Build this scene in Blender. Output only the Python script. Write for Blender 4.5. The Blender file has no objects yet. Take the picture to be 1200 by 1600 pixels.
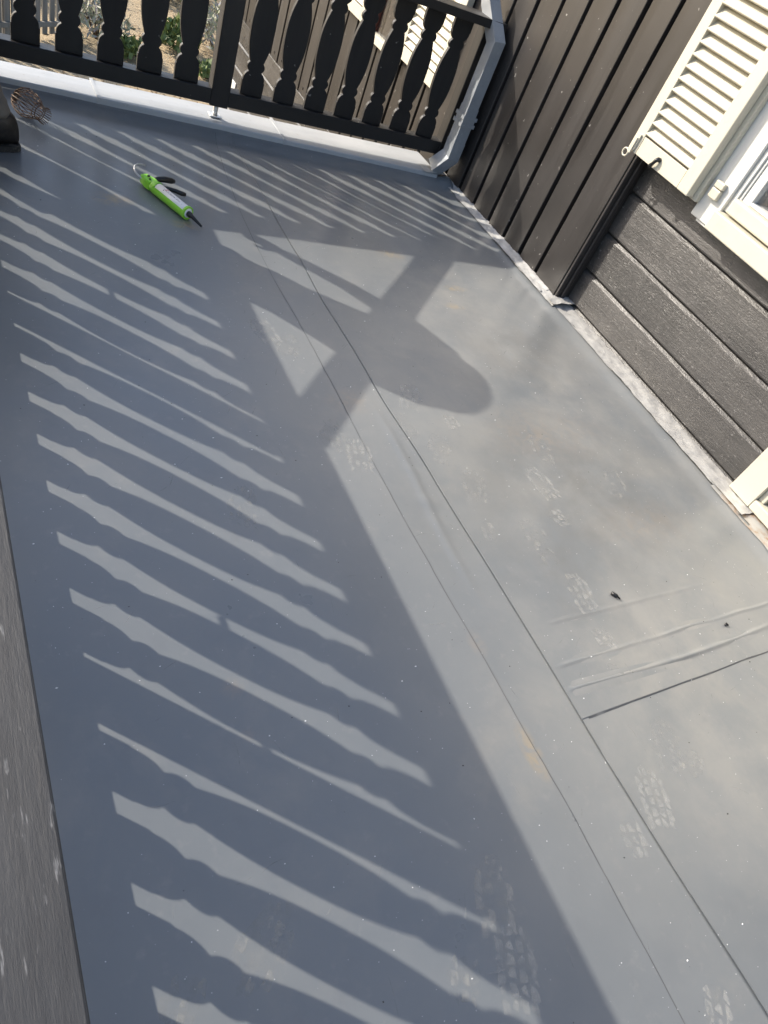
import bpy, bmesh, math, random
from mathutils import Vector, Matrix, noise as mnoise
random.seed(7)
S = 1.6                      # metres per layout unit (camera height above the terrace)
C = bpy.context.scene.collection
scn = bpy.context.scene

# ------------------------------------------------------------------ camera
yaw, dep, rol = 0.784410924, 0.753257895, 0.478274218
F_PX = 1089.50823
fw = Vector((math.sin(yaw)*math.cos(dep), math.cos(yaw)*math.cos(dep), -math.sin(dep)))
rt = Vector((math.cos(yaw), -math.sin(yaw), 0)); up = rt.cross(fw)
r2 = rt*math.cos(rol) + up*math.sin(rol); u2 = -rt*math.sin(rol) + up*math.cos(rol)
cam_d = bpy.data.cameras.new('camera'); cam = bpy.data.objects.new('camera', cam_d); C.objects.link(cam)
m = Matrix((r2, u2, -fw)).transposed().to_4x4(); m.translation = Vector((0, 0, S)); cam.matrix_world = m
cam_d.sensor_fit = 'VERTICAL'; cam_d.sensor_height = 24; cam_d.lens = 24*F_PX/1600
cam_d.clip_start = 0.02; cam_d.clip_end = 2000
scn.camera = cam

# ------------------------------------------------------------------ sky, sun, exposure
SUN_C = Vector((1.168, -1.150, -1.0))           # sunlight travels along this
sd = (-SUN_C).normalized()
elev = math.asin(sd.z); az = math.atan2(sd.x, sd.y)
w = bpy.data.worlds.new('World'); scn.world = w; w.use_nodes = True
nt = w.node_tree; bg = nt.nodes['Background']
sky = nt.nodes.new('ShaderNodeTexSky'); sky.sky_type = 'NISHITA'; sky.sun_disc = False
sky.sun_elevation = elev; sky.sun_rotation = az; sky.dust_density = 2.6; sky.air_density = 1.0
nt.links.new(sky.outputs[0], bg.inputs[0]); bg.inputs[1].default_value = 0.15
sl = bpy.data.lights.new('sun', 'SUN'); sl.energy = 2.8; sl.angle = math.radians(0.53); sl.color = (1, .93, .82)
so = bpy.data.objects.new('sun', sl); C.objects.link(so); so.rotation_euler = SUN_C.to_track_quat('-Z', 'Y').to_euler()
vs = scn.view_settings; vs.view_transform = 'Standard'; vs.look = 'None'; vs.gamma = 1; vs.use_curve_mapping = False
vs.exposure = 1.12

# ------------------------------------------------------------------ helpers
def T(v): return Vector(v)*S
def link(o, parent=None):
    C.objects.link(o)
    if parent: o.parent = parent
    return o
def obj(name, bm, mat, parent=None, smooth=False, loc=None, rot=None):
    bmesh.ops.recalc_face_normals(bm, faces=bm.faces)
    me = bpy.data.meshes.new(name); bm.to_mesh(me); bm.free()
    for v in me.vertices: v.co *= S
    if smooth:
        for p in me.polygons: p.use_smooth = True
    me.materials.append(getattr(mat, 'm', mat))
    o = bpy.data.objects.new(name, me)
    if loc is not None: o.location = T(loc)
    if rot is not None: o.rotation_euler = rot
    return link(o, parent)
def copy_to(src, parent, loc, rot=None, name=None):
    o = src.copy()
    if name: o.name = name
    o.location = T(loc)
    if rot is not None: o.rotation_euler = rot
    C.objects.link(o); o.parent = parent
    return o
def thing(name, label, cat, loc=(0, 0, 0), rz=0, group=None):
    o = bpy.data.objects.new(name, None); o.location = T(loc); o.rotation_euler = (0, 0, rz); o.empty_display_size = .1
    tag(o, label, cat, group); return link(o)
def tag(o, label=None, cat=None, group=None, kind=None):
    if label: o['label'] = label
    if cat: o['category'] = cat
    if group: o['group'] = group
    if kind: o['kind'] = kind
    return o
def box(bm, a, b, bev=0.0, seg=1, mat=None):
    """axis box between corners a, b (layout units), optional bevel, optional matrix"""
    a = Vector(a); b = Vector(b)
    r = bmesh.ops.create_cube(bm, size=1.0)
    vs_ = r['verts']
    c = (a+b)/2; d = b-a
    for v in vs_: v.co = Vector((c.x+v.co.x*d.x, c.y+v.co.y*d.y, c.z+v.co.z*d.z))
    if bev:
        es = list({e for v in vs_ for e in v.link_edges})
        rr = bmesh.ops.bevel(bm, geom=es, offset=bev, segments=seg, affect='EDGES', profile=.5)
        vs_ = list({v for f in rr['faces'] for v in f.verts} | {v for v in vs_ if v.is_valid})
    if mat is not None:
        for v in vs_: v.co = mat @ v.co
    return vs_
def bbox(name, a, b, mat, parent=None, bev=0.0015, seg=1, **k):
    bm = bmesh.new(); box(bm, a, b, bev, seg); return obj(name, bm, mat, parent, **k)
def tube(bm, pts, rad, n=8, closed=False, caps=True):
    pts = [Vector(p) for p in pts]; rings = []
    N = len(pts)
    rads = rad if isinstance(rad, (list, tuple)) else [rad]*N
    prev = None
    for i, p in enumerate(pts):
        a = pts[(i-1) % N] if (closed or i > 0) else p
        b = pts[(i+1) % N] if (closed or i < N-1) else p
        t = (b-a).normalized()
        if prev is None:
            x = t.orthogonal().normalized()
        else:
            x = (prev - t*prev.dot(t)).normalized()
        prev = x; y = t.cross(x)
        rings.append([bm.verts.new(p+(x*math.cos(2*math.pi*k/n)+y*math.sin(2*math.pi*k/n))*rads[i]) for k in range(n)])
    for i in range(N-1 if not closed else N):
        A, B = rings[i], rings[(i+1) % N]
        for k in range(n): bm.faces.new((A[k], A[(k+1) % n], B[(k+1) % n], B[k]))
    if caps and not closed:
        bm.faces.new(list(reversed(rings[0]))); bm.faces.new(rings[-1])
def prism(bm, poly, lo, hi, ax):
    """extrude 2-D polygon along axis ax (0,1,2) between lo and hi; poly coords fill the other axes in order"""
    def mk(p, t):
        q = list(p); q.insert(ax, t); return bm.verts.new(q)
    A = [mk(p, lo) for p in poly]; B = [mk(p, hi) for p in poly]
    n = len(poly)
    bm.faces.new(A); bm.faces.new(list(reversed(B)))
    for i in range(n): bm.faces.new((A[i], B[i], B[(i+1) % n], A[(i+1) % n]))
def grid(bm, xs, ys, fz):
    V = [[bm.verts.new((x, y, fz(x, y))) for y in ys] for x in xs]
    for i in range(len(xs)-1):
        for j in range(len(ys)-1):
            bm.faces.new((V[i][j], V[i+1][j], V[i+1][j+1], V[i][j+1]))
    return V
def lin(a, b, n): return [a+(b-a)*i/(n-1) for i in range(n)]
def sm(a, b, x):
    t = min(1, max(0, (x-a)/(b-a))); return t*t*(3-2*t)

# ------------------------------------------------------------------ materials
class Mat:
    def __init__(s, name, col=(.5, .5, .5), rough=.5, metal=0, spec=.5):
        s.m = bpy.data.materials.new(name); s.m.use_nodes = True; s.t = s.m.node_tree
        s.b = s.t.nodes['Principled BSDF']
        s.b.inputs['Base Color'].default_value = (*col, 1); s.b.inputs['Roughness'].default_value = rough
        s.b.inputs['Metallic'].default_value = metal; s.b.inputs['Specular IOR Level'].default_value = spec
        s._vec = None; s.h = None; s.col = None
    def n(s, t, **k):
        x = s.t.nodes.new(t)
        for a, b in k.items(): setattr(x, a, b)
        return x
    def L(s, a, b): s.t.links.new(a, b)
    def vec(s, scale=(1, 1, 1)):
        if s._vec is None:
            tc = s.n('ShaderNodeTexCoord'); oi = s.n('ShaderNodeObjectInfo')
            mu = s.n('ShaderNodeVectorMath', operation='SCALE'); mu.inputs[0].default_value = (13.1, 7.7, 5.3)
            s.L(oi.outputs['Random'], mu.inputs['Scale'])
            ad = s.n('ShaderNodeVectorMath', operation='ADD'); s.L(tc.outputs['Object'], ad.inputs[0]); s.L(mu.outputs[0], ad.inputs[1])
            s._vec = ad.outputs[0]; s.rnd = oi.outputs['Random']; s.obj = tc.outputs['Object']
        mp = s.n('ShaderNodeMapping'); mp.inputs['Scale'].default_value = scale; s.L(s._vec, mp.inputs[0]); return mp.outputs[0]
    def noise(s, scale, detail=4, rough=.55, st=(1, 1, 1), dist=0):
        x = s.n('ShaderNodeTexNoise'); x.inputs['Scale'].default_value = scale; x.inputs['Detail'].default_value = detail
        x.inputs['Roughness'].default_value = rough; x.inputs['Distortion'].default_value = dist
        s.L(s.vec(st), x.inputs['Vector']); return x.outputs['Fac']
    def ramp(s, f, lo, hi, a=0., b=1.):
        x = s.n('ShaderNodeMapRange'); x.inputs[1].default_value = lo; x.inputs[2].default_value = hi
        x.inputs[3].default_value = a; x.inputs[4].default_value = b; s.L(f, x.inputs[0]); return x.outputs[0]
    def math(s, op, a, b):
        x = s.n('ShaderNodeMath', operation=op)
        for i, v in enumerate((a, b)):
            if isinstance(v, (int, float)): x.inputs[i].default_value = v
            else: s.L(v, x.inputs[i])
        return x.outputs[0]
    def mix(s, fac, c2):
        x = s.n('ShaderNodeMix', data_type='RGBA')
        if isinstance(fac, (int, float)): x.inputs[0].default_value = fac
        else: s.L(fac, x.inputs[0])
        if s.col is None: x.inputs[6].default_value = s.b.inputs['Base Color'].default_value
        else: s.L(s.col, x.inputs[6])
        x.inputs[7].default_value = (*c2, 1); s.col = x.outputs[2]; s.L(s.col, s.b.inputs['Base Color']); return s
    def rough(s, f): s.L(f, s.b.inputs['Roughness']); return s
    def bump(s, f, strength=.3, dist=.004):
        x = s.n('ShaderNodeBump'); x.inputs['Strength'].default_value = strength; x.inputs['Distance'].default_value = dist
        s.L(f, x.inputs['Height'])
        if s.h is not None: s.L(s.h, x.inputs['Normal'])
        s.h = x.outputs[0]; s.L(s.h, s.b.inputs['Normal']); return s

def timber(name, col, grain, rough=.42, scr=(.5, .48, .45), wear=.62, bstr=.35, tint=(1.5, 1.5)):
    """painted timber: grain along the given stretch, rubbed spots and light specks"""
    M = Mat(name, col, rough)
    M.vec(); M.mix(M.ramp(M.rnd, 0, 1, 0, .6), tuple(c*.62 for c in col))
    M.mix(M.ramp(M.noise(2.2, 5), .35, .75), tuple(c*tint[0] for c in col))
    M.mix(M.ramp(M.noise(9, 6, .7, grain), .5, .8, 0, .8), tuple(c*.55 for c in col))
    M.mix(M.ramp(M.noise(38, 2, .5), wear+.12, wear+.2, 0, .55), scr)
    M.rough(M.ramp(M.noise(7, 4, .6, grain), .3, .7, rough-.1, rough+.16))
    M.bump(M.noise(30, 6, .65, grain), bstr, .002)
    return M
PAINT = timber('black_rail_paint', (.009, .0082, .0082), (1, 1, .08), .55)
RAILP = timber('black_rail_paint_long', (.010, .0092, .009), (.08, 1, 1), .5)
CLAD = timber('dark_brown_cladding_paint', (.026, .0235, .0222), (1, 1, .05), .36, wear=.60)
TRIM = timber('dark_trim_paint', (.03, .027, .026), (1, 1, .05), .35, wear=.66)
LOG = Mat('black_stained_log', (.034, .0325, .0315), .34)
LOG.mix(LOG.ramp(LOG.noise(3, 5, .6, (1, .25, 1)), .4, .75), (.085, .08, .076))
LOG.mix(LOG.ramp(LOG.noise(16, 8, .75, (1, .08, 1.4)), .5, .72, 0, .7), (.022, .021, .021))
LOG.mix(LOG.ramp(LOG.noise(120, 3, .6, (1, .35, 1)), .63, .70, 0, .6), (.24, .23, .22))
LOG.rough(LOG.ramp(LOG.noise(12, 4), .3, .7, .22, .48))
LOG.bump(LOG.noise(40, 9, .75, (1, .045, 1.3)), .8, .004); LOG.bump(LOG.noise(170, 4, .7, (1, .3, 1)), .9, .0022); LOG.bump(LOG.noise(7, 3, .5, (1, .3, 1)), .3, .006)
LOGE = Mat('worn_sunlit_log_edge', (.058, .055, .051), .32)  # worn paint, lightened to put the sun caught by top chamfers into the colour
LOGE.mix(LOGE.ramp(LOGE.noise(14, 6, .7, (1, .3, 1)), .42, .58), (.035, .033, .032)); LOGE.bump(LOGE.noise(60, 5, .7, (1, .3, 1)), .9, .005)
HAND = Mat('weathered_grey_handrail', (.020, .0207, .0222), .55)
HAND.mix(HAND.ramp(HAND.noise(6, 5), .35, .7), (.036, .0368, .0385))
HAND.mix(HAND.ramp(HAND.noise(75, 8, .75, (.16, 1, 1)), .45, .7, 0, .7), (.018, .0175, .0178))
HAND.mix(HAND.math('MULTIPLY', HAND.ramp(HAND.noise(170, 3, .6, (.17, 1, 1)), .60, .68), HAND.ramp(HAND.noise(38, 4, .6, (.5, 1, 1)), .51, .61)), (.13, .13, .13))
HAND.bump(HAND.noise(90, 8, .75, (.15, 1, 1)), .6, .0015)
CREAM = Mat('cream_paint', (.52, .485, .39), .45)
CREAM.mix(CREAM.ramp(CREAM.noise(5, 5), .4, .8, 0, .5), (.48, .445, .36))
CREAM.mix(CREAM.ramp(CREAM.noise(11, 6, .7), .54, .74, 0, .4), (.36, .325, .25))
CREAM.mix(CREAM.ramp(CREAM.noise(90, 3), .72, .78, 0, .4), (.45, .42, .36)); CREAM.bump(CREAM.noise(70, 4), .12, .001)
WHITE = Mat('white_frame_paint', (.58, .575, .54), .4); WHITE.mix(WHITE.ramp(WHITE.noise(4, 5), .4, .8, 0, .6), (.53, .525, .50))
ZINC = Mat('zinc_pipe', (.37, .39, .41), .48, .35)
ZINC.mix(ZINC.ramp(ZINC.noise(14, 6, .65), .4, .7, 0, .7), (.29, .312, .335)); ZINC.mix(ZINC.ramp(ZINC.noise(70, 3), .66, .74, 0, .5), (.58, .6, .6))
ZINC.rough(ZINC.ramp(ZINC.noise(20, 4), .3, .7, .38, .6)); ZINC.bump(ZINC.noise(9, 3), .12, .004)
CAP = Mat('weathered_aluminium', (.44, .455, .465), .5, .15)
CAP.mix(CAP.ramp(CAP.noise(9, 6, .65, (.5, 1, 1)), .4, .72, 0, .6), (.34, .36, .38)); CAP.mix(CAP.ramp(CAP.noise(40, 4, .6), .64, .74, 0, .5), (.3, .27, .23))
CAP.bump(CAP.noise(8, 3), .1, .004)
LEAD = Mat('lead_flashing', (.55, .54, .51), .42, .25)
LEAD.mix(LEAD.ramp(LEAD.noise(18, 6, .65), .4, .7, 0, .8), (.36, .355, .345)); LEAD.mix(LEAD.ramp(LEAD.noise(45, 4), .6, .72, 0, .5), (.62, .60, .56))
LEAD.bump(LEAD.noise(26, 5), .7, .006)
RUST = Mat('rust_edged_flashing', (.46, .45, .42), .5, .3)
RUST.mix(RUST.ramp(RUST.noise(11, 6, .65), .45, .66), (.33, .17, .06)); RUST.bump(RUST.noise(30, 5), .5, .004)
STEEL = Mat('steel', (.66, .66, .65), .35, .6)
WIRE = Mat('rusty_wire', (.13, .07, .042), .6, .2); WIRE.mix(WIRE.ramp(WIRE.noise(40, 4), .45, .62), (.24, .18, .13))
GREEN = Mat('green_enamel', (.27, .66, .045), .32); GREEN.mix(GREEN.ramp(GREEN.noise(60, 4), .66, .74, 0, .7), (.05, .09, .03))
BLACKP = Mat('black_plastic', (.012, .012, .012), .38)
LABELW = Mat('white_cartridge', (.78, .78, .78), .35)
INK = Mat('dark_ink', (.03, .02, .03), .5); REDINK = Mat('red_ink', (.45, .03, .05), .5)
BOOT = Mat('worn_black_leather', (.014, .012, .011), .45); BOOT.mix(BOOT.ramp(BOOT.noise(25, 5), .5, .72), (.045, .039, .033)); BOOT.bump(BOOT.noise(40, 5), .5, .004)
SOLE = Mat('boot_sole_rubber', (.02, .02, .02), .7); SOLE.mix(SOLE.ramp(SOLE.noise(30, 4), .5, .65), (.12, .11, .095))
TROU = Mat('brown_grey_work_cloth', (.19, .17, .145), .85); TROU.mix(TROU.ramp(TROU.noise(12, 5), .4, .7), (.14, .125, .11)); TROU.bump(TROU.noise(16, 5), .6, .01)
JACK = Mat('dark_work_jacket', (.03, .035, .045), .8); SKIN = Mat('skin', (.5, .32, .24), .5)
PLANK = Mat('raw_plank', (.42, .30, .19), .6); PLANK.mix(PLANK.ramp(PLANK.noise(20, 6, .6, (.05, 1, 1)), .4, .7), (.3, .2, .12))
REDBR = Mat('red_brown_paint', (.16, .05, .035), .6)
DARK = Mat('dark_interior', (.02, .02, .02), .9)
CURT = Mat('dim_curtain', (.10, .10, .10), .8)
GLASS = Mat('window_glass', (1, 1, 1), .0); GLASS.b.inputs['Transmission Weight'].default_value = 1; GLASS.b.inputs['IOR'].default_value = 1.5
FENCE = Mat('weathered_grey_fence', (.20, .185, .165), .75); FENCE.mix(FENCE.ramp(FENCE.noise(12, 5, .6, (1, 1, .1)), .4, .7), (.13, .12, .105))
LEAFG = Mat('fresh_green_leaf', (.15, .19, .055), .6); LEAFG.mix(LEAFG.ramp(LEAFG.noise(9, 3), .4, .7), (.075, .115, .035))
LEAFL = Mat('grey_lavender_leaf', (.33, .34, .22), .7); LEAFL.mix(LEAFL.ramp(LEAFL.noise(14, 3), .45, .65), (.30, .26, .29))
BARK = Mat('bark', (.09, .065, .045), .9)
GROUND = Mat('gravel_ground', (.40, .30, .175), .95)
GROUND.mix(GROUND.ramp(GROUND.noise(1.1, 6, .6), .42, .62), (.30, .235, .145)); GROUND.mix(GROUND.ramp(GROUND.noise(26, 5, .7), .5, .7, 0, .8), (.62, .50, .33))
GROUND.mix(GROUND.ramp(GROUND.noise(60, 3, .7), .52, .66, 0, .85), (.12, .085, .05)); GROUND.bump(GROUND.noise(40, 5), .8, .02)

# --- rubber roof membrane
MEM = Mat('grey_roof_membrane', (.152, .164, .172), .34, 0, .85)
MEM.mix(MEM.ramp(MEM.noise(1.3, 5, .6), .35, .7, 0, .8), (.182, .191, .194))
MEM.mix(MEM.ramp(MEM.noise(3.4, 6, .65, dist=.3), .54, .74, 0, .5), (.235, .229, .212))
MEM.mix(MEM.ramp(MEM.noise(9, 6, .7), .56, .74, 0, .35), (.135, .14, .15))
MEM.mix(MEM.ramp(MEM.noise(24, 5, .6), .60, .78, 0, .3), (.27, .262, .245))
# dusty brown blotches where water stood
def blot(M, spots, col, amt, sc=20, di=.6):
    tot = None
    for x, y, rx, ry in spots:
        mp = M.n('ShaderNodeMapping', vector_type='TEXTURE'); mp.inputs['Location'].default_value = (x*S, y*S, 0); mp.inputs['Scale'].default_value = (rx*S, ry*S, 1)
        M.vec(); M.L(M.obj, mp.inputs[0])
        sx = M.n('ShaderNodeVectorMath', operation='MULTIPLY'); sx.inputs[1].default_value = (1, 1, 0); M.L(mp.outputs[0], sx.inputs[0])
        ln = M.n('ShaderNodeVectorMath', operation='LENGTH'); M.L(sx.outputs[0], ln.inputs[0])
        v = M.ramp(ln.outputs['Value'], .15, 1.1, 1, 0)
        tot = v if tot is None else M.math('MAXIMUM', tot, v)
    f = M.math('MULTIPLY', tot, M.ramp(M.noise(sc, 6, .68, dist=di), .38, .62, 0, amt))
    M.mix(f, col)
blot(MEM, [(1.27, 1.79, .055, .03), (1.44, 1.62, .05, .02), (1.38, 1.52, .05, .02), (.62, 1.84, .05, .03), (.79, .205, .02, .055), (.44, 1.93, .06, .04)], (.34, .25, .13), .8)
blot(MEM, [(.33, .45, .02, .02), (1.35, .95, .25, .12), (.33, .37, .012, .012), (.82, 1.1, .07, .05), (1.45, .62, .2, .08), (.80, .42, .02, .03)], (.29, .235, .18), .5)
blot(MEM, [(1.45, .95, .75, .9), (1.25, .3, .5, .6), (1.4, 1.6, .4, .4)], (.245, .241, .226), .85, 3.1, .2)
blot(MEM, [(1.35, .75, .55, .35), (1.5, 1.3, .4, .3), (1.1, .55, .2, .2)], (.135, .135, .13), .55, 5, .3)
# loose white specks
MEM.mix(MEM.ramp(MEM.noise(150, 1, .4), .795, .82, 0, .9), (.75, .75, .74))
MEM.rough(MEM.ramp(MEM.noise(2.6, 5, .6), .3, .7, .27, .42))
MEM.bump(MEM.noise(5, 4, .5), .16, .012); MEM.bump(MEM.noise(220, 2, .5), .05, .0006)
BEAD = Mat('seam_sealant', (.095, .098, .103), .5); BEAD.mix(BEAD.ramp(BEAD.noise(14, 5), .56, .70), (.17, .172, .172))
DUST = Mat('dust_print', (.52, .51, .475), .9)
tr = DUST.n('ShaderNodeBsdfTransparent'); mx = DUST.n('ShaderNodeMixShader')
DUST.L(DUST.math('MULTIPLY', DUST.ramp(DUST.noise(26, 5, .7), .36, .66, .02, .46), DUST.ramp(DUST.noise(120, 3, .7), .3, .6, .4, 1)), mx.inputs[0])
DUST.L(tr.outputs[0], mx.inputs[1]); DUST.L(DUST.b.outputs[0], mx.inputs[2])
DUST.L(mx.outputs[0], DUST.t.nodes['Material Output'].inputs['Surface'])

DUSTF = Mat('faint_dust_print', (.45, .44, .41), .9)
tr = DUSTF.n('ShaderNodeBsdfTransparent'); mx = DUSTF.n('ShaderNodeMixShader')
DUSTF.L(DUSTF.ramp(DUSTF.noise(40, 5, .7), .40, .66, .0, .36), mx.inputs[0])
DUSTF.L(tr.outputs[0], mx.inputs[1]); DUSTF.L(DUSTF.b.outputs[0], mx.inputs[2])
DUSTF.L(mx.outputs[0], DUSTF.t.nodes['Material Output'].inputs['Surface'])

DUSTS = Mat('dust_smear', (.40, .39, .36), .9)
tr = DUSTS.n('ShaderNodeBsdfTransparent'); mx = DUSTS.n('ShaderNodeMixShader')
DUSTS.L(DUSTS.ramp(DUSTS.noise(30, 5, .7), .44, .72, .0, .22), mx.inputs[0])
DUSTS.L(tr.outputs[0], mx.inputs[1]); DUSTS.L(DUSTS.b.outputs[0], mx.inputs[2])
DUSTS.L(mx.outputs[0], DUSTS.t.nodes['Material Output'].inputs['Surface'])

# ------------------------------------------------------------------ ground and slab
bm = bmesh.new(); grid(bm, [-220, -60, -15, -6, 0, 3, 6, 12, 30, 80, 220], [-220, -60, -15, -4, 2, 6, 10, 16, 40, 90, 220], lambda x, y: -1.65+.03*math.sin(x*1.3)*math.cos(y*.9))
tag(obj('gravel_ground', bm, GROUND), kind='structure')
bm = bmesh.new(); box(bm, (-.10, -2.2, -.16), (1.885, 2.47, -.012), .003)
tag(obj('terrace_slab', bm, RAILP), kind='structure')

# ------------------------------------------------------------------ membrane floor
def CAPIN(x): return 2.535-.088*x               # inner edge of the parapet cap
def seamA(y): return .797+.004*math.sin(y*5+1)+.003*mnoise.noise(Vector((y*6, 1, 0)))+ (.0 if y < 1.7 else .075*((y-1.7)/.8)**1.5) + (.006 if y > 1.5 else 0)*min(1, (y-1.5)/.3 if y > 1.5 else 0)
def seamB(y): return .922+.007*math.sin(y*3.1+.4)+.005*mnoise.noise(Vector((y*5, 7, 0)))+(.03*sm(.2, -.5, y))
def wr(x, y):
    z = .0022*mnoise.noise(Vector((x*2.2, y*2.2, 3.1))) + .0009*mnoise.noise(Vector((x*6, y*6, 1.7)))
    # diagonal slackness waves on the sunny half
    k = sm(1.0, 1.3, x)*sm(1.2, .4, y)
    z += .0011*k*math.sin((x*1.0+y*.55)*34+2*mnoise.noise(Vector((x*3, y*3, 0))))
    # puckers along the seam strip
    q = sm(.58, .68, y)*sm(.93, .84, y)*math.exp(-((x-.872)/.024)**2)
    if q > .01: z += .0034*q*max(0, mnoise.noise(Vector((x*14+2.2, y*24+x*14, .7))))
    q = sm(-.35, -.15, y)*sm(.12, 0, y)*math.exp(-((x-.80)/.06)**2)
    if q > .01: z += .003*q*max(0, mnoise.noise(Vector((x*7, y*16-x*5, 3.7))))
    z += .0022*math.exp(-((x-.87-.01*math.sin(y*8))/.010)**2)*sm(.45, .65, y)*sm(1.15, .9, y)
    return z
def fz(x, y):
    z = wr(x, y)
    ci = CAPIN(x)
    z += .022*sm(ci-.075, ci+.004, y)**1.3                       # turned up under the cap
    z += .010*sm(1.752, 1.815, x)**1.5                      # turned up at the house
    z += .03*sm(-.005, -.07, x)
    if x > .90:                                             # sheet that laps over the nearer one
        k = sm(.93, .97, x)
        z += .0050*k*math.exp(-((y-.281+.006*math.sin(x*6))/.0048)**2)*(.8+.5*mnoise.noise(Vector((x*9, 0, 0))))*sm(1.75, 1.4, x)
        z += .0026*k*math.exp(-((y-.334-.003*mnoise.noise(Vector((x*7, 5, 0))))/.0035)**2)*(.7+.5*mnoise.noise(Vector((x*8, 9, 0)))) + .0011*sm(.98, 1.0, x)*math.exp(-((y-.424)/.004)**2)*sm(1.6, 1.3, x)
    return z
floor_mats = MEM.m
YS1 = lin(0, .115, 100)+lin(.118, 1, 110)                # dense rows where the crease runs
YS2 = lin(.36, .55, 40)+lin(.552, .72, 200)+lin(.724, 1, 90)
def sheet(name, x0, x1, y0, y1, lift, parent, nx, ny, skirt=True, ys=None):
    """a membrane sheet whose long edges may be functions of y"""
    f0 = x0 if callable(x0) else (lambda y: x0); f1 = x1 if callable(x1) else (lambda y: x1)
    g1 = y1 if callable(y1) else (lambda x: y1)
    bm = bmesh.new(); V = []
    if ys: ny = len(ys)
    for i in range(nx):
        row = []
        for j in range(ny):
            t = i/(nx-1); s_ = ys[j] if ys else j/(ny-1)
            y = y0+(g1(f0(y0)+(f1(y0)-f0(y0))*t)-y0)*s_
            x = f0(y)+(f1(y)-f0(y))*t
            row.append(bm.verts.new((x, y, fz(x, y)+lift)))
        V.append(row)
    for i in range(nx-1):
        for j in range(ny-1): bm.faces.new((V[i][j], V[i+1][j], V[i+1][j+1], V[i][j+1]))
    if skirt:
        def sk(vs_):
            lo = [bm.verts.new(v.co-Vector((0, 0, lift+.001))) for v in vs_]
            for a in range(len(vs_)-1): bm.faces.new((vs_[a], vs_[a+1], lo[a+1], lo[a]))
        (sk(V[0]) if x0 is not seamA else None); sk(V[-1]); sk([r[0] for r in V])
    for f in bm.faces: f.smooth = True
    return obj(name, bm, MEM.m, parent)
def fend(x): return CAPIN(x)+.012
floor = sheet('membrane_floor', -.075, 1.828, -2.2, fend, 0, None, 130, 260, False); tag(floor, kind='structure')
e1 = sheet('lapped_sheet', lambda y: seamB(y)-.02, 1.826, .226, fend, .0006, floor, 100, 160, ys=YS1)
e2 = sheet('seam_strip', seamA, seamB, -2.2, fend, .0007, floor, 22, 330, ys=[0, .1, .2, .3]+YS2)
def bead(fx, y0, y1, z, n, wd):
    bm = bmesh.new(); pr_ = None
    for i in range(n):
        y = y0+(y1-y0)*i/(n-1); k = wd*(.55+.9*abs(mnoise.noise(Vector((y*9, 1.3, 0)))))
        x = fx(y)+.0012*mnoise.noise(Vector((y*30, 4, 0)))
        c = [bm.verts.new((x-k, y, fz(x, y)+.0004)), bm.verts.new((x, y, fz(x, y)+z)), bm.verts.new((x+k, y, fz(x, y)+.0004))]
        if pr_:
            bm.faces.new((pr_[0], pr_[1], c[1], c[0])); bm.faces.new((pr_[1], pr_[2], c[2], c[1]))
        pr_ = c
    return obj('seam_sealant', bm, BEAD.m, floor)
bead(lambda y: seamA(y)-.0012, -2.2, 2.44, .0003, 420, .0008)
bead(lambda y: seamB(y)+.0012, -2.2, 2.44, .0010, 420, .0006)
bm = bmesh.new(); pv = None
for i in range(160):
    x = .945+(1.82-.945)*i/159; y = .2245+.002*mnoise.noise(Vector((x*8, 0, 0)))+.004*(x-.95); k = .0012+.0012*abs(mnoise.noise(Vector((x*14, 2, 0))))
    c = [bm.verts.new((x, y-k, fz(x, y)+.0003)), bm.verts.new((x, y+k, fz(x, y)+.0017))]
    if pv: bm.faces.new((pv[0], c[0], c[1], pv[1]))
    pv = c
obj('seam_sealant', bm, BEAD.m, floor)

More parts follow.
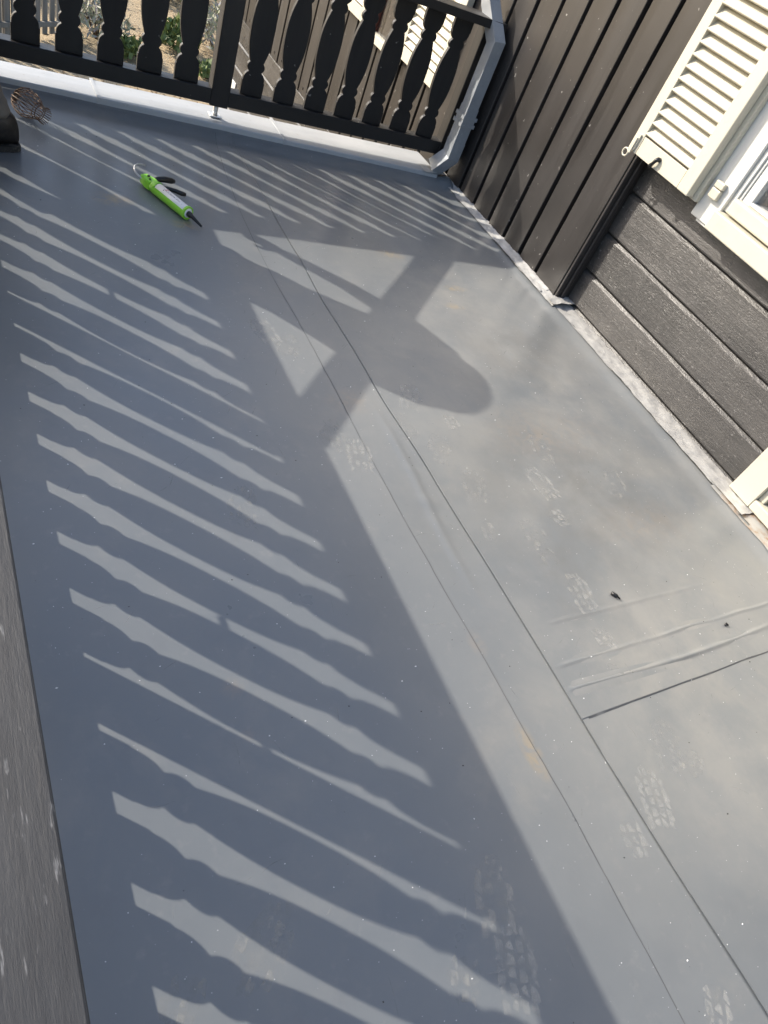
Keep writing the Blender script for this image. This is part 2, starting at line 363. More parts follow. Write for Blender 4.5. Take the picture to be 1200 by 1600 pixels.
# dusty boot prints
def tread(x, y, ang, kind, miss, seed=0):
    rnd = random.Random(seed); bm = bmesh.new(); ca, sa = math.cos(ang), math.sin(ang)
    def quad(pts, dz=.0004):
        vs_ = []
        for u, v in pts:
            X = x+u*ca-v*sa; Y = y+u*sa+v*ca
            lf = .0007 if seamA(Y)-.01 < X < seamB(Y)+.01 else (.0006 if X > .9 and Y > .215 else 0)
            vs_.append(bm.verts.new((X, Y, fz(X, Y)+lf+dz)))
        bm.faces.new(vs_)
    ln = .105 if kind == 's' else .058; rows = 6 if kind == 's' else 3; wd = .062 if kind == 's' else .050
    for r in range(rows):
        t = (r+.5)/rows
        half = wd/2*(.80+.30*math.sin(t*2.6+.2)) if kind == 's' else wd/2*(1-.12*abs(t-.6))
        if kind == 's' and r == rows-1: half *= .68
        if kind == 'h' and r == 0: half *= .8
        cols = 4 if kind == 's' else 3
        for c in range(cols):
            if rnd.random() < miss: continue
            v0 = -half+2*half*c/cols; v1 = v0+2*half/cols*.70
            u0 = (t-.5)*ln-.5*ln/rows*.70; u1 = u0+ln/rows*.70
            sk = .30*(.5*(v0+v1))*(1 if c < cols/2 else -1)
            j = lambda: rnd.uniform(-.0016, .0016)
            um = (u0+u1)/2; vm = (v0+v1)/2
            if (r+c) % 2: quad([(u0+sk+j(), v0+j()), (um+sk+j(), v0-.001), (u1+sk*.3+j(), v0+.002+j()), (u1-sk*.4+j(), v1+j()), (u0+sk+j(), v1+j())])
            else: quad([(u0+sk+j(), v0+j()), (u1+sk*.6+j(), v0+.002+j()), (u1-sk*.2+j(), vm+j()), (um+j(), v1+j()), (u0+.002+j(), v1-.001+j())])
    c = []
    for q in range(14):
        a_ = q/14*6.2832; k = 1+rnd.uniform(-.25, .15); c.append((ln*.52*k*math.cos(a_), wd*.5*k*math.sin(a_)))
    quad(c, .0002); nf = len(bm.faces)
    o = obj('boot_print', bm, DUST.m if miss < .4 else DUSTF.m, floor); o.data.materials.append(DUSTS.m); o.data.polygons[nf-1].material_index = 1
    return o
for i, (px, py, ang, kind, miss) in enumerate([(.978, .064, 68, 's', .05), (.888, .019, 75, 'h', .05), (1.116, .476, 80, 's', .15), (1.097, .362, 95, 'h', .08), (1.222, .785, 95, 's', .12), (1.201, .674, 100, 'h', .1),
        (1.074, 1.01, 70, 'h', .2), (.998, 1.109, 60, 's', .2), (.583, -.05, 65, 's', .0), (.60, .04, 65, 's', .45), (.504, -.033, 60, 'h', .45), (.265, .104, 40, 's', .5), (.766, .923, 75, 's', .1), (.728, .987, 75, 's', .5),
        (.985, .667, 60, 'h', .5), (1.10, .64, 80, 's', .5), (1.094, .577, 85, 'h', .5), (1.111, .088, 30, 'h', .5), (1.077, .131, 60, 's', .5), (.861, -.217, 55, 'h', .2), (.988, .926, 60, 's', .5), (1.466, .758, 60, 's', .55),
        (.687, 1.368, 100, 's', .3), (.734, 1.306, 60, 's', .5), (.462, .811, 70, 's', .45), (.159, .083, 60, 'h', .45), (1.30, .90, 75, 's', .55), (1.02, .80, 70, 's', .5), (.93, 1.0, 75, 's', .5)]):
    tread(px, py, math.radians(ang), kind, miss, i)

# scuffs and grit, too many to count
rs = random.Random(12); bm = bmesh.new()
def lift(X, Y): return fz(X, Y)+(.0007 if seamA(Y)-.01 < X < seamB(Y)+.01 else (.0006 if X > .9 and Y > .215 else 0))
for i in range(230):
    x = rs.uniform(.15, 1.72); y = rs.uniform(-.25, 2.2); a = rs.gauss(.9, .7); l = rs.uniform(.008, .045); cu = rs.uniform(-9, 9); wd_ = rs.uniform(.0004, .0011); pv = None
    for k in range(6):
        t = k/5; X = x+l*t*math.cos(a+cu*l*t); Y = y+l*t*math.sin(a+cu*l*t); z = lift(X, Y)+.0004; h = wd_*math.sin(math.pi*(.08+.84*t))
        c = [bm.verts.new((X-h*math.sin(a), Y+h*math.cos(a), z)), bm.verts.new((X+h*math.sin(a), Y-h*math.cos(a), z))]
        if pv: bm.faces.new((pv[0], pv[1], c[1], c[0]))
        pv = c
tag(obj('scuff_marks', bm, DUSTF, floor), kind='stuff')
for nm, cnt, mt_ in (('pale_grit', 420, LABELW), ('dark_grit', 260, BLACKP)):
    bm = bmesh.new()
    for i in range(cnt):
        x = rs.uniform(.08, 1.78); y = rs.uniform(-.3, 2.35); z = lift(x, y); r = rs.choice((.0005, .0007, .0009, .0014)); a = rs.uniform(0, 6.28); e_ = rs.uniform(.7, 2.2)
        b4 = [bm.verts.new((x+r*e_*math.cos(a+q)*(1 if k % 2 else .7), y+r*math.sin(a+q), z)) for k, q in enumerate((0, 1.6, 3.1, 4.6))]; tp = bm.verts.new((x, y, z+r*.9))
        for k in range(4): bm.faces.new((b4[k], b4[(k+1) % 4], tp))
    tag(obj(nm, bm, mt_, floor), kind='stuff')

# ------------------------------------------------------------------ far parapet
par = thing('parapet', 'low parapet under the far railing with jointed pale metal capping', 'parapet', (0, 2.5, 0))
bm = bmesh.new()
for i in range(24):
    pass
pts = [(-.15, CAPIN(-.15)+.02), (1.83, CAPIN(1.83)+.02), (1.83, 2.54), (-.15, 2.63)]
prism(bm, [(x, y-2.5) for x, y in pts], -.35, .026, 2)
obj('parapet_core', bm, RAILP.m, par)
def capseg(x0, x1, dz=0):
    bm = bmesh.new(); n = 14; prev = None
    for i in range(n):
        x = x0+(x1-x0)*i/(n-1); w_ = .0012*mnoise.noise(Vector((x*9, 0, dz)))
        yi = CAPIN(x)+w_-2.5; yo = 2.648-.045*x-2.5; z = .036+dz+.001*mnoise.noise(Vector((x*5, 3, 0)))
        prof = [(yi+.004, .010+dz), (yi-.001, .010+dz+w_), (yi, z-.003), (yi+.003, z), ((yi+yo)/2, z+.0015), (yo-.003, z), (yo, z-.003), (yo, -.02)]
        c = [bm.verts.new((x, a, b)) for a, b in prof]
        if prev:
            for k in range(len(c)-1): bm.faces.new((prev[k], prev[k+1], c[k+1], c[k]))
        else: bm.faces.new(c)
        prev = c
    bm.faces.new(list(reversed(prev)))
    return obj('cap_section', bm, CAP.m, par)
capseg(-.2, .507); capseg(.5, 1.125, .0022); capseg(1.118, 1.765, 0)
for x in (.5035, 1.1215):
    bm = bmesh.new(); yi = CAPIN(x)-2.5; yo = 2.648-.045*x-2.5
    prism(bm, [(yi-.003, .008), (yi-.003, .0395), (yo+.001, .0415), (yo+.001, .0395), (yi+.001, .0375), (yi+.001, .008)], x-.005, x+.005, 0)
    obj('cap_joint_strip', bm, CAP.m, par)
# end dressing where the capping meets the downspout
bm = bmesh.new(); grid(bm, lin(1.70, 1.80, 8), lin(CAPIN(1.75)-2.505, CAPIN(1.75)-2.44, 6), lambda x, y: .0405+.002*mnoise.noise(Vector((x*40, y*40, 0))))
obj('end_dressing', bm, LEAD.m, par)

# ------------------------------------------------------------------ railings
Z0, Z1 = .130, .544
def bal_profile():
    half = [(0, .0385), (.045, .0385), (.046, .0362), (.052, .0362), (.058, .0352), (.064, .0325), (.069, .029), (.0725, .0245), (.0745, .0222), (.078, .0250), (.083, .0285), (.089, .0302),
            (.095, .0293), (.100, .0262), (.1035, .0228), (.106, .0245), (.112, .0262), (.124, .0300), (.140, .0340), (.157, .0370), (.174, .0388), (.190, .0396), (.207, .0398)]
    L_ = Z1-Z0
    full = half+[(L_-z, h) for z, h in reversed(half[:-1])]
    return full
def baluster_mesh():
    pr_ = bal_profile(); bm = bmesh.new(); t = .0075
    poly = [(h, z) for z, h in pr_]+[(-h, z) for z, h in reversed(pr_)]
    poly = [(x, z+Z0) for x, z in poly]
    F = [bm.verts.new((x, -t, z)) for x, z in poly]; f = bm.faces.new(F)
    r = bmesh.ops.extrude_face_region(bm, geom=[f])
    bmesh.ops.translate(bm, vec=(0, 2*t, 0), verts=[v for v in r['geom'] if isinstance(v, bmesh.types.BMVert)])
    es = [e for e in bm.edges if abs(e.verts[0].co.y-e.verts[1].co.y) < 1e-6]
    bmesh.ops.bevel(bm, geom=es, offset=.0012, segments=1, affect='EDGES')
    return bm
BAL = [None]
def railing(label, loc, rz, posts, x0, x1, handmat, spacers=(), pins=()):
    t = thing('balcony_railing', label, 'railing', loc, rz)
    bbox('bottom_rail', (x0, -.025, .082), (x1, .025, Z0), RAILP.m, t, .002)
    bbox('handrail', (x0-.03, -.069, Z1), (x1, .013, .571), handmat.m, t, .0016, 2)
    for p in posts:
        bbox('post', (p-.031, -.028, .078), (p+(.031 if p < 1.845 or p > 1.85 else .040), .024, Z1), PAINT.m, t, .002)
    for p in pins:
        bm = bmesh.new(); tube(bm, [(p, .002, .036), (p, .002, .08)], .009, 10); obj('post_pin', bm, STEEL.m, t, True)
        bm = bmesh.new(); box(bm, (p-.02, -.016, .0385), (p+.02, .02, .0415), .001); obj('pin_plate', bm, STEEL.m, t)
    ps = sorted(posts)
    for a, b in zip(ps[:-1], ps[1:]):
        for k in range(7):
            x = a+(b-a)/2+(k-3)*.1172
            if x < x0 or x > x1: continue
            if BAL[0] is None:
                BAL[0] = obj('baluster', baluster_mesh(), PAINT.m, t, loc=(x, 0, 0))
            else: copy_to(BAL[0], t, (x, random.uniform(-.001, .001), 0), (0, random.uniform(-.004, .004), 0))
    for sx in spacers:
        bm = bmesh.new(); box(bm, (sx-.0195, -.005, .334), (sx+.0195, .005, .3385), .001); obj('spacer_block', bm, PAINT.m, t)
    return t
FARR = -math.atan(.052)
far = railing('black scroll-cut balcony railing across the far edge, above the pale metal capping', (-.042, 2.562, .004), FARR, [0, .928, 1.846], -.03, 1.872, RAILP, pins=(.928,))
LY = -1.17
left = railing('near balcony railing with weathered grey handrail along the left edge', (-.042, LY, 0), math.pi/2, [0, .92, 1.84, 2.76, 3.68], -.03, 3.66, HAND,
               spacers=[y+.016-LY for y in (.930, .702, 1.862)])
left.children[0]  # keep order

# ------------------------------------------------------------------ house
house = thing('house', 'dark timber house with vertical cladding, log wall, cream shutters and window along the right side', 'house', (1.84, 1.6, 0))
def H_(a): return (a[0]-1.84, a[1]-1.6, a[2])
def hb(name, a, b, mat, bev=.0015, seg=1, parent=None): return bbox(name, H_(a), H_(b), mat.m, parent or house, bev, seg)
# backing walls
hb('wall', (1.868, 1.60, -1.7), (2.05, 5.10, 2.1), DARK, 0)
hb('wall', (2.055, -2.4, -.1), (2.12, 1.60, 2.1), DARK, 0)
hb('wall', (1.945, -2.4, -.1), (2.05, 1.598, .47), DARK, 0)
hb('wall', (1.945, -2.4, 1.47), (2.05, 1.30, 2.1), DARK, 0)
# vertical cladding boards
edges = [1.592, 1.722, 1.838, 1.953, 2.069, 2.190, 2.311, 2.430]
while edges[-1] < 5.0: edges.append(edges[-1]+.1195)
for i in range(len(edges)-1):
    a, b = edges[i], edges[i+1]
    zb = .018 if b < 2.45 else -.30+random.uniform(-.004, .004)
    dx = random.uniform(-.0012, .0012)
    bb = hb('cladding_board', (1.838+dx, a+.0088 if i else a, zb), (1.870, b-.0088, 2.1), CLAD, .0022, 2)
    if a > 2.6:
        bm = bmesh.new(); y = (a+b)/2
        tube(bm, [H_((1.8345, y, -.265)), H_((1.84, y, -.265))], .0065, 8); obj('screw_head', bm, TRIM.m, bb if False else house)
# corner trim where the cladding stands proud of the logs
hb('corner_trim', (1.8405, 1.5815, .016), (1.944, 1.5915, 2.1), TRIM, .002)
hb('corner_bead', (1.858, 1.5725, .016), (1.876, 1.5813, 2.1), TRIM, .003, 2)
# log boards : face with sloped lower lip and rounded top
def log_board(y0, y1, z0, z1, xf, back, jit):
    bm = bmesh.new(); n = max(3, int((y1-y0)/.03)); prev = None
    for i in range(n):
        y = y0+(y1-y0)*i/(n-1); w_ = .0022*mnoise.noise(Vector((y*7, z0*20, jit))); q = .0009*mnoise.noise(Vector((y*5, z0*9, jit+4)))
        prof = [(back, z0+.001), (xf+.016, z0+.001), (xf+.004+q, z0+.003), (xf+.0005+q, z0+.008+w_), (xf+q, (z0+z1)/2), (xf+.0005+q*.6, z1-.0115+w_), (xf+.008, z1-.0035+w_*.5), (xf+.017, z1-.0005), (back, z1-.0005)]
        c = [bm.verts.new(H_((a, y, b))) for a, b in prof]
        if prev:
            for k in range(len(c)): bm.faces.new((prev[k], prev[(k+1) % len(c)], c[(k+1) % len(c)], c[k]))
        else: bm.faces.new(c)
        prev = c
    bm.faces.new(list(reversed(prev)))
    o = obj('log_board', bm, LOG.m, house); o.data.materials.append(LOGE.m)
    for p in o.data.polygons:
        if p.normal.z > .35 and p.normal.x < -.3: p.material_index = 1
    return o
rows = [-.03, .022, .142, .275, .413, .548, .683, .818, .953, 1.088, 1.223, 1.358, 1.493]
for i in range(len(rows)-1):
    z0, z1 = rows[i], rows[i+1]
    if z1 < .45:
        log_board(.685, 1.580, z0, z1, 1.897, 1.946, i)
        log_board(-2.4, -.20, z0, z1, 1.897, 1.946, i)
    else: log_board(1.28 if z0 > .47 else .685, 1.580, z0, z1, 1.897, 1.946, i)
# wall beyond the railing: horizontal siding low down
z = -.30; i = 0
while z > -1.65:
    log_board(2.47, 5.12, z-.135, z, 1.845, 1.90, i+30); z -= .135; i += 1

def shutter(y0, y1, z0, z1, xf, label=None, hook=False):
    th = .030
    bm = bmesh.new()
    sw0, sw1, rb = .036, .044, .050
    box(bm, H_((xf, y1-sw0, z0)), H_((xf+th, y1, z1)), .002, 2); box(bm, H_((xf, y0, z0)), H_((xf+th, y0+sw1, z1)), .003, 2)
    fr = obj('shutter', bm, CREAM.m, house)
    if label: fr['label'] = label
    hbx = lambda n, a, b, bv=.0012: bbox(n, H_(a), H_(b), CREAM.m, fr, bv)
    hbx('shutter_rail', (xf+.0012, y0+sw1+.0004, z0+.0005), (xf+th-.001, y1-sw0-.0004, z0+rb)); hbx('shutter_rail', (xf+.0012, y0+sw1+.0004, z1-rb), (xf+th-.001, y1-sw0-.0004, z1-.0005))
    hbx('shutter_back', (xf+th-.004, y0+sw1+.001, z0+rb+.001), (xf+th-.001, y1-sw0-.001, z1-rb-.001), 0)
    n = int((z1-z0-2*rb)/.0302)
    first = None
    for k in range(n):
        zc = z0+rb+.004+.0302*(k+.5)
        if first is None:
            bm = bmesh.new(); L_ = (y1-sw0-y0-sw1)/2+.004
            box(bm, (-.017, -L_, -.0035), (.017, L_, .0035), .0015, 1, Matrix.Rotation(math.radians(-50), 4, 'Y'))
            first = obj('slat', bm, CREAM.m, fr, loc=H_((xf+.012, (y0+sw1+y1-sw0)/2, zc)))
        else: copy_to(first, fr, H_((xf+.012, (y0+sw1+y1-sw0)/2, zc)), (0, random.uniform(-.02, .02), 0))
    return fr
sh = shutter(1.322, 1.598, .525, 1.32, 1.800, 'cream louvred shutter folded back beside the window')
# latch with ring, and hook
bm = bmesh.new(); box(bm, H_((1.7935, 1.570, .530)), H_((1.7995, 1.588, .575)), .001); obj('latch_plate', bm, CREAM.m, sh)
bm = bmesh.new(); tube(bm, [H_((1.792, 1.592+.0105*math.cos(t), .516+.0105*math.sin(t))) for t in lin(0, 2*math.pi, 17)[:-1]], .0026, 8, True); obj('latch_ring', bm, CREAM.m, sh, True)
bm = bmesh.new(); box(bm, H_((1.789, 1.574, .520)), H_((1.7935, 1.584, .565)), .001); obj('latch_bolt', bm, CREAM.m, sh)
bm = bmesh.new(); tube(bm, [H_(p) for p in ((1.80, 1.468, .553), (1.793, 1.469, .553), (1.789, 1.471, .549), (1.789, 1.475, .540), (1.790, 1.480, .531), (1.792, 1.484, .526))], [.0065, .0065, .006, .005, .0062, .005], 8); obj('shutter_hook', bm, BLACKP.m, sh, True)
# window
win = hb('window', (1.850, 1.234, .487), (1.945, 1.314, 1.40), WHITE, .002)
wb = lambda n, a, b, mt, bv=.0015, sg=1: hb(n, a, b, mt, bv, sg, win)
wb('hinge_stile', (1.8305, 1.308, .520), (1.8495, 1.340, 1.32), CREAM, .002, 2)
wb('inner_jamb', (1.860, 1.219, .541), (1.945, 1.2335, 1.40), WHITE); wb('jamb_bead', (1.866, 1.210, .541), (1.945, 1.2185, 1.40), WHITE)
wb('sash_stile', (1.870, 1.181, .543), (1.945, 1.2095, 1.40), WHITE, .002, 2); wb('sash_rail', (1.846, .770, .5425), (1.945, 1.2185, .584), CREAM, .006, 3)
wb('sash_bead', (1.869, .800, .5845), (1.94, 1.1805, .594), WHITE)
wb('sill', (1.826, .766, .488), (1.945, 1.2335, .538), CREAM, .003, 2)
wb('sill_apron', (1.856, .700, .4795), (1.945, 1.29, .4865), WHITE); wb('sash_stile', (1.870, .770, .5845), (1.945, .799, 1.40), WHITE, .002, 2); wb('right_jamb', (1.850, .690, .487), (1.945, .7655, 1.40), WHITE, .002)
wb('pane', (1.892, .794, .59), (1.895, 1.186, 1.40), GLASS, 0)
wb('blind', (2.02, .25, .45), (2.025, 1.30, 1.45), CURT, 0)
bm = bmesh.new(); box(bm, H_((1.834, 1.258, .550)), H_((1.8495, 1.290, .576)), .003, 2); box(bm, H_((1.834, 1.258, .578)), H_((1.8495, 1.290, .596)), .003, 2); obj('hinge', bm, CREAM.m, win)
# door at the right edge
door = hb('door_casing', (1.866, .605, .019), (1.952, .684, 1.45), CREAM, .002)
db = lambda n, a, b, mt, bv=.0015, sg=1: hb(n, a, b, mt, bv, sg, door)
db('door_frame', (1.880, .585, .050), (1.952, .6045, 1.45), CREAM); db('door_leaf', (1.892, -.2, .055), (1.94, .5845, 1.45), CREAM); db('threshold', (1.866, -.2, .019), (1.952, .6045, .0495), CREAM, .004, 3)
# wall beyond: shutters and window
shutter(2.655, 3.03, .235, 1.1, 1.804, 'cream louvred shutter beyond the railing, nearer one'); shutter(3.40, 3.75, .225, 1.1, 1.804, 'cream louvred shutter beyond the railing, farther one')
w2 = hb('window', (1.812, 3.035, .235), (1.8375, 3.12, 1.1), WHITE, .002)
hb('sill', (1.80, 3.03, .20), (1.8375, 3.40, .233), CREAM, .002, 1, w2); hb('pane', (1.826, 3.12, .235), (1.829, 3.31, 1.1), GLASS, 0, 1, w2); hb('window_post', (1.806, 3.31, .205), (1.8375, 3.395, 1.1), REDBR, .002, 1, w2)
hb('vent_plate', (1.838, 4.93, -.73), (1.8445, 5.04, -.655), WHITE)
# lead flashing along the foot of the wall
def flash(y0, y1, xin, xout, zin, zout, mat, amp, sd_, name='base_flashing'):
    bm = bmesh.new(); n = max(6, int((y1-y0)/.012)); prev = None; mcols = 7
    for i in range(n):
        y = y0+(y1-y0)*i/(n-1)
        e = amp*mnoise.noise(Vector((y*11, sd_, 0)))+amp*.5*mnoise.noise(Vector((y*34, sd_, 2)))
        c = []
        for k in range(mcols):
            t = k/(mcols-1); x = (xin+e)+(xout-xin-e)*t
            z = zin+(zout-zin)*t**1.4+0.0055*math.sin(t*math.pi)*mnoise.noise(Vector((y*22, t*3, sd_)))+.0045*mnoise.noise(Vector((y*45, t*6, sd_+5)))
            if k == 0: z = zin+.001*mnoise.noise(Vector((y*30, 0, sd_)))
            c.append(bm.verts.new(H_((x, y, z))))
        if prev:
            for k in range(len(c)-1): bm.faces.new((prev[k], prev[k+1], c[k+1], c[k]))
        prev = c
    for f in bm.faces: f.smooth = True
    return obj(name, bm, mat.m, house)
f1 = flash(1.54, 2.47, 1.800, 1.842, .0135, .024, LEAD, .008, 1); f1b = flash(1.62, 1.95, 1.797, 1.841, .0165, .0265, LEAD, .007, 9)
flash(1.20, 1.578, 1.816, 1.90, .0125, .012, LEAD, .006, 2); flash(.70, 1.215, 1.814, 1.90, .0155, .0145, LEAD, .007, 3); flash(.585, .72, 1.818, 1.90, .0175, .0165, LEAD, .003, 4)
flash(-1.5, .70, 1.805, 1.90, .0125, .012, RUST, .006, 6)
# folded corner of the flashing
bm = bmesh.new(); grid(bm, lin(1.80-1.84, 1.90-1.84, 7), lin(-.062, -.02, 6), lambda x, y: .022+.006*mnoise.noise(Vector((x*50, y*50, 2)))+.004*(x > -.01)); obj('flashing_corner', bm, LEAD.m, house, True)

# ------------------------------------------------------------------ downspout
dsp = thing('downspout', 'square grey zinc downspout elbowed down the dark wall at the far corner', 'downspout', (1.785, 2.375, .05))
def sq_tube(pts, w_, mat, name, dirs, ov=0):
    """square pipe through pts; dirs = in-plane axis; returns object"""
    bm = bmesh.new(); prev = None; h = w_/2
    P = [Vector(p) for p in pts]
    for i, p in enumerate(P):
        a = P[i-1] if i else p; b = P[i+1] if i < len(P)-1 else p
        t1 = (p-a).normalized() if i else (b-p).normalized(); t2 = (b-p).normalized() if i < len(P)-1 else t1
        t = (t1+t2).normalized(); s_ = Vector(dirs); s_ = (s_-t*s_.dot(t)).normalized(); q = t.cross(s_)
        k = 1/max(.5, t.dot(t1))
        # keep the width along q's mitre
        qd = t1.cross(s_).normalized()
        q2 = q*k if abs(q.dot(qd)) > .3 else q
        c = [bm.verts.new(p+s_*h*u+q2*h*v-Vector((1.785, 2.375, .05))) for u, v in ((-1, -1), (1, -1), (1, 1), (-1, 1))]
        if prev:
            for k_ in range(4): bm.faces.new((prev[k_], prev[(k_+1) % 4], c[(k_+1) % 4], c[k_]))
        prev = c
    es = [e for e in bm.edges if abs((e.verts[0].co-e.verts[1].co).length) > .06]
    return obj(name, bm, mat.m, dsp)
BX, BY = 1.788, 2.378
W_ = .047
sq_tube([(BX-.03, BY+.115, .66), (BX-.022, BY+.085, .608), (BX, BY, .518), (BX, BY, .30)], W_, ZINC, 'upper_pipe', (1, 0, 0))
sq_tube([(BX, BY, .302), (BX, BY, .168)], W_+.0035, ZINC, 'lower_pipe', (1, 0, 0))
sq_tube([(BX, BY, .175), (BX, BY, .116), (BX-.030, BY+.035, .048)], W_+.006, ZINC, 'outlet_elbow', (1, 0, 0))
sq_tube([(BX, BY, .262), (BX, BY, .275)], W_+.016, ZINC, 'clamp', (1, 0, 0)); sq_tube([(BX, BY, .236), (BX, BY, .249)], W_+.016, ZINC, 'clamp', (1, 0, 0))
sq_tube([(BX, BY, .2365), (BX, BY, .2745)], W_+.007, ZINC, 'clamp_sleeve', (1, 0, 0))

# ------------------------------------------------------------------ caulking gun
ga = math.atan2(1.866-2.036, .640-.559)
gun = thing('caulking_gun', 'bright green caulking gun with white cartridge lying on the grey roof membrane', 'caulking gun', (.559-.012*math.cos(ga+math.pi/2), 2.036-.012*math.sin(ga+math.pi/2), .0), ga)
LB = .183; R0 = .0185
# half-round barrel trough
bm = bmesh.new(); n = 18; cz = R0+.001
A = []; B_ = []
for i in range(n+1):
    t = math.radians(150+ 215*i/n)
    A.append((R0*math.cos(t), cz+R0*math.sin(t)))
for i in range(n, -1, -1):
    t = math.radians(150+215*i/n); A.append(((R0-.0016)*math.cos(t), cz+(R0-.0016)*math.sin(t)))
prism(bm, A, .05, LB, 0); obj('barrel', bm, GREEN.m, gun)
bm = bmesh.new(); tube(bm, [(.032, 0, cz), (.036, 0, cz), (.048, 0, cz), (.054, 0, cz)], [.012, .0165, .0190, .0188], 20); obj('barrel_end', bm, GREEN.m, gun)
bm = bmesh.new(); tube(bm, [(LB-.006, 0, cz), (LB, 0, cz), (LB+.001, 0, cz)], [.0192, .0192, .017], 20); obj('front_cap', bm, GREEN.m, gun)
bm = bmesh.new(); tube(bm, [(.055, 0, cz+.001), (LB-.004, 0, cz+.001), (LB+.002, 0, cz+.001)], [.0162, .0162, .013], 24); cart = obj('cartridge', bm, LABELW.m, gun, True)
bm = bmesh.new(); tube(bm, [(LB, 0, cz), (LB+.012, 0, cz), (LB+.016, 0, cz), (LB+.058, 0, cz-.006)], [.0085, .008, .0055, .0030], 12); obj('nozzle', bm, BLACKP.m, gun, True)
bm = bmesh.new(); prism(bm, [(-.014, -.010), (.014, -.017), (.036, -.016), (.036, .017), (.020, .019), (-.010, .012)], .006, .031, 2)
bmesh.ops.bevel(bm, geom=list(bm.edges), offset=.003, segments=2, affect='EDGES'); hsg = obj('housing', bm, GREEN.m, gun)
bm = bmesh.new(); tube(bm, [(.006, .004, .031), (.006, .004, .034)], .004, 10); tube(bm, [(.022, -.004, .031), (.022, -.004, .034)], .003, 10); obj('rivet', bm, BLACKP.m, hsg)
bm = bmesh.new(); tube(bm, [(.014, .012, .022), (.017, .026, .026), (.021, .048, .026), (.025, .070, .022), (.026, .080, .020)], [.006, .0075, .0085, .0085, .006], 10); obj('handle', bm, BLACKP.m, gun, True)
bm = bmesh.new(); tube(bm, [(.048, .016, .020), (.056, .030, .020), (.067, .050, .017), (.080, .064, .014), (.087, .074, .013)], [.0045, .0055, .006, .0065, .005], 10); obj('trigger', bm, BLACKP.m, gun, True)
bm = bmesh.new(); tube(bm, [(.024, .020, .022), (.040, .026, .020), (.060, .034, .018)], .0022, 8); obj('trigger_link', bm, STEEL.m, gun, True)
bm = bmesh.new(); tube(bm, [(.0, -.010, .022), (-.014, -.015, .025), (-.028, -.016, .029), (-.040, -.010, .032), (-.050, .0, .034), (-.056, .014, .034), (-.056, .027, .032), (-.052, .038, .030)], .0026, 8); obj('rod_hook', bm, STEEL.m, gun, True)
# lettering on the cartridge (small script, mostly too small to read)
def on_cart(u, v, r=.0166):  # u along, v = angle
    return (u, r*math.sin(v), cz+.001+r*math.cos(v))
bm = bmesh.new()
rs = random.Random(3); u = .090
while u < .150:
    h = rs.choice((.10, .16, .22)); v0 = -.42+rs.uniform(-.04, .04); l = rs.uniform(.0015, .0038)
    vs_ = [bm.verts.new(on_cart(*q)) for q in ((u, v0), (u+l*.6, v0), (u+l, v0+h), (u+l*.4, v0+h))]; bm.faces.new(vs_); u += l+rs.uniform(.0008, .002)
for uu in lin(.062, .086, 3):
    vs_ = [bm.verts.new(on_cart(*q)) for q in ((uu, .10), (uu+.0008, .10), (uu+.0008, .7), (uu, .7))]; bm.faces.new(vs_)
for vv in (.55, .7):
    for uu in lin(.10, .155, 8):
        vs_ = [bm.verts.new(on_cart(*q)) for q in ((uu, vv), (uu+.004, vv), (uu+.004, vv+.05), (uu, vv+.05))]; bm.faces.new(vs_)
vs_ = [bm.verts.new(on_cart(*q)) for q in ((.160, -.5), (.1615, -.5), (.1615, .4), (.160, .4))]; bm.faces.new(vs_)
vs_ = [bm.verts.new(on_cart(*q)) for q in ((.0845, -.62), (.087, -.62), (.085, -.1), (.083, -.1))]; bm.faces.new(vs_)
obj('printed_lettering', bm, INK.m, cart)
bm = bmesh.new()
for a, b in (((.088, -.30), (.092, .18)), ((.088, .05), (.097, .16))):
    vs_ = [bm.verts.new(on_cart(*q)) for q in ((a[0], a[1]), (b[0], a[1]), (b[0]-.001, b[1]), (a[0]+.001, b[1]))]
    bm.faces.new(vs_)
obj('red_emblem', bm, REDINK.m, cart)

# ------------------------------------------------------------------ wire leaf guard
lg = thing('wire_leaf_guard', 'rusty wire balloon leaf guard lying on its side beside the boot', 'leaf guard', (.285, 2.345, 0), 0)
ax = Vector((.62, -.72, -.10)).normalized(); sxv = ax.orthogonal().normalized(); syv = ax.cross(sxv)
cen = Vector((0, 0, .039))
for k in range(20):
    a = 2*math.pi*k/20+.1; d = sxv*math.cos(a)+syv*math.sin(a); bm = bmesh.new(); P_ = []
    for t, rr in ((-.050, .004), (-.047, .020), (-.036, .036), (-.018, .044), (.002, .044), (.022, .037), (.036, .027), (.052, .022), (.070, .027)):
        p = cen+ax*t*.86+d*(rr*.86*random.uniform(.95, 1.05)); p.z = max(p.z, .0028); P_.append(p)
    tube(bm, P_, .0013, 6); obj('wire', bm, WIRE.m, lg, True)
for t, rr in ((.038, .027), (.047, .024)):
    bm = bmesh.new(); tube(bm, [cen+ax*t*.86+(sxv*math.cos(q)+syv*math.sin(q))*rr*.86 for q in lin(0, 2*math.pi, 21)[:-1]], .0013, 6, True); obj('wire_ring', bm, WIRE.m, lg, True)

# small debris
bm = bmesh.new(); tube(bm, [(-.010, 0, .004), (.004, 0, .004), (.006, 0, .004), (.012, -.001, .003)], [.0042, .0042, .002, .0018], 8)
tag(obj('rubber_plug', bm, BLACKP.m, None, True, (1.203, .447, fz(1.203, .447)+.0012), (0, 0, -.9)), 'small black rubber plug lying on the pale membrane near the boot prints', 'plug')
bm = bmesh.new(); tube(bm, [(-.004, 0, .003), (.003, .002, .003), (.006, -.003, .003)], [.002, .0035, .0015], 6)
tag(obj('rubber_scrap', bm, BLACKP.m, None, True, (1.464, .313, fz(1.464, .313)+.0012)), 'tiny curled black rubber scrap near the raised membrane crease', 'scrap')

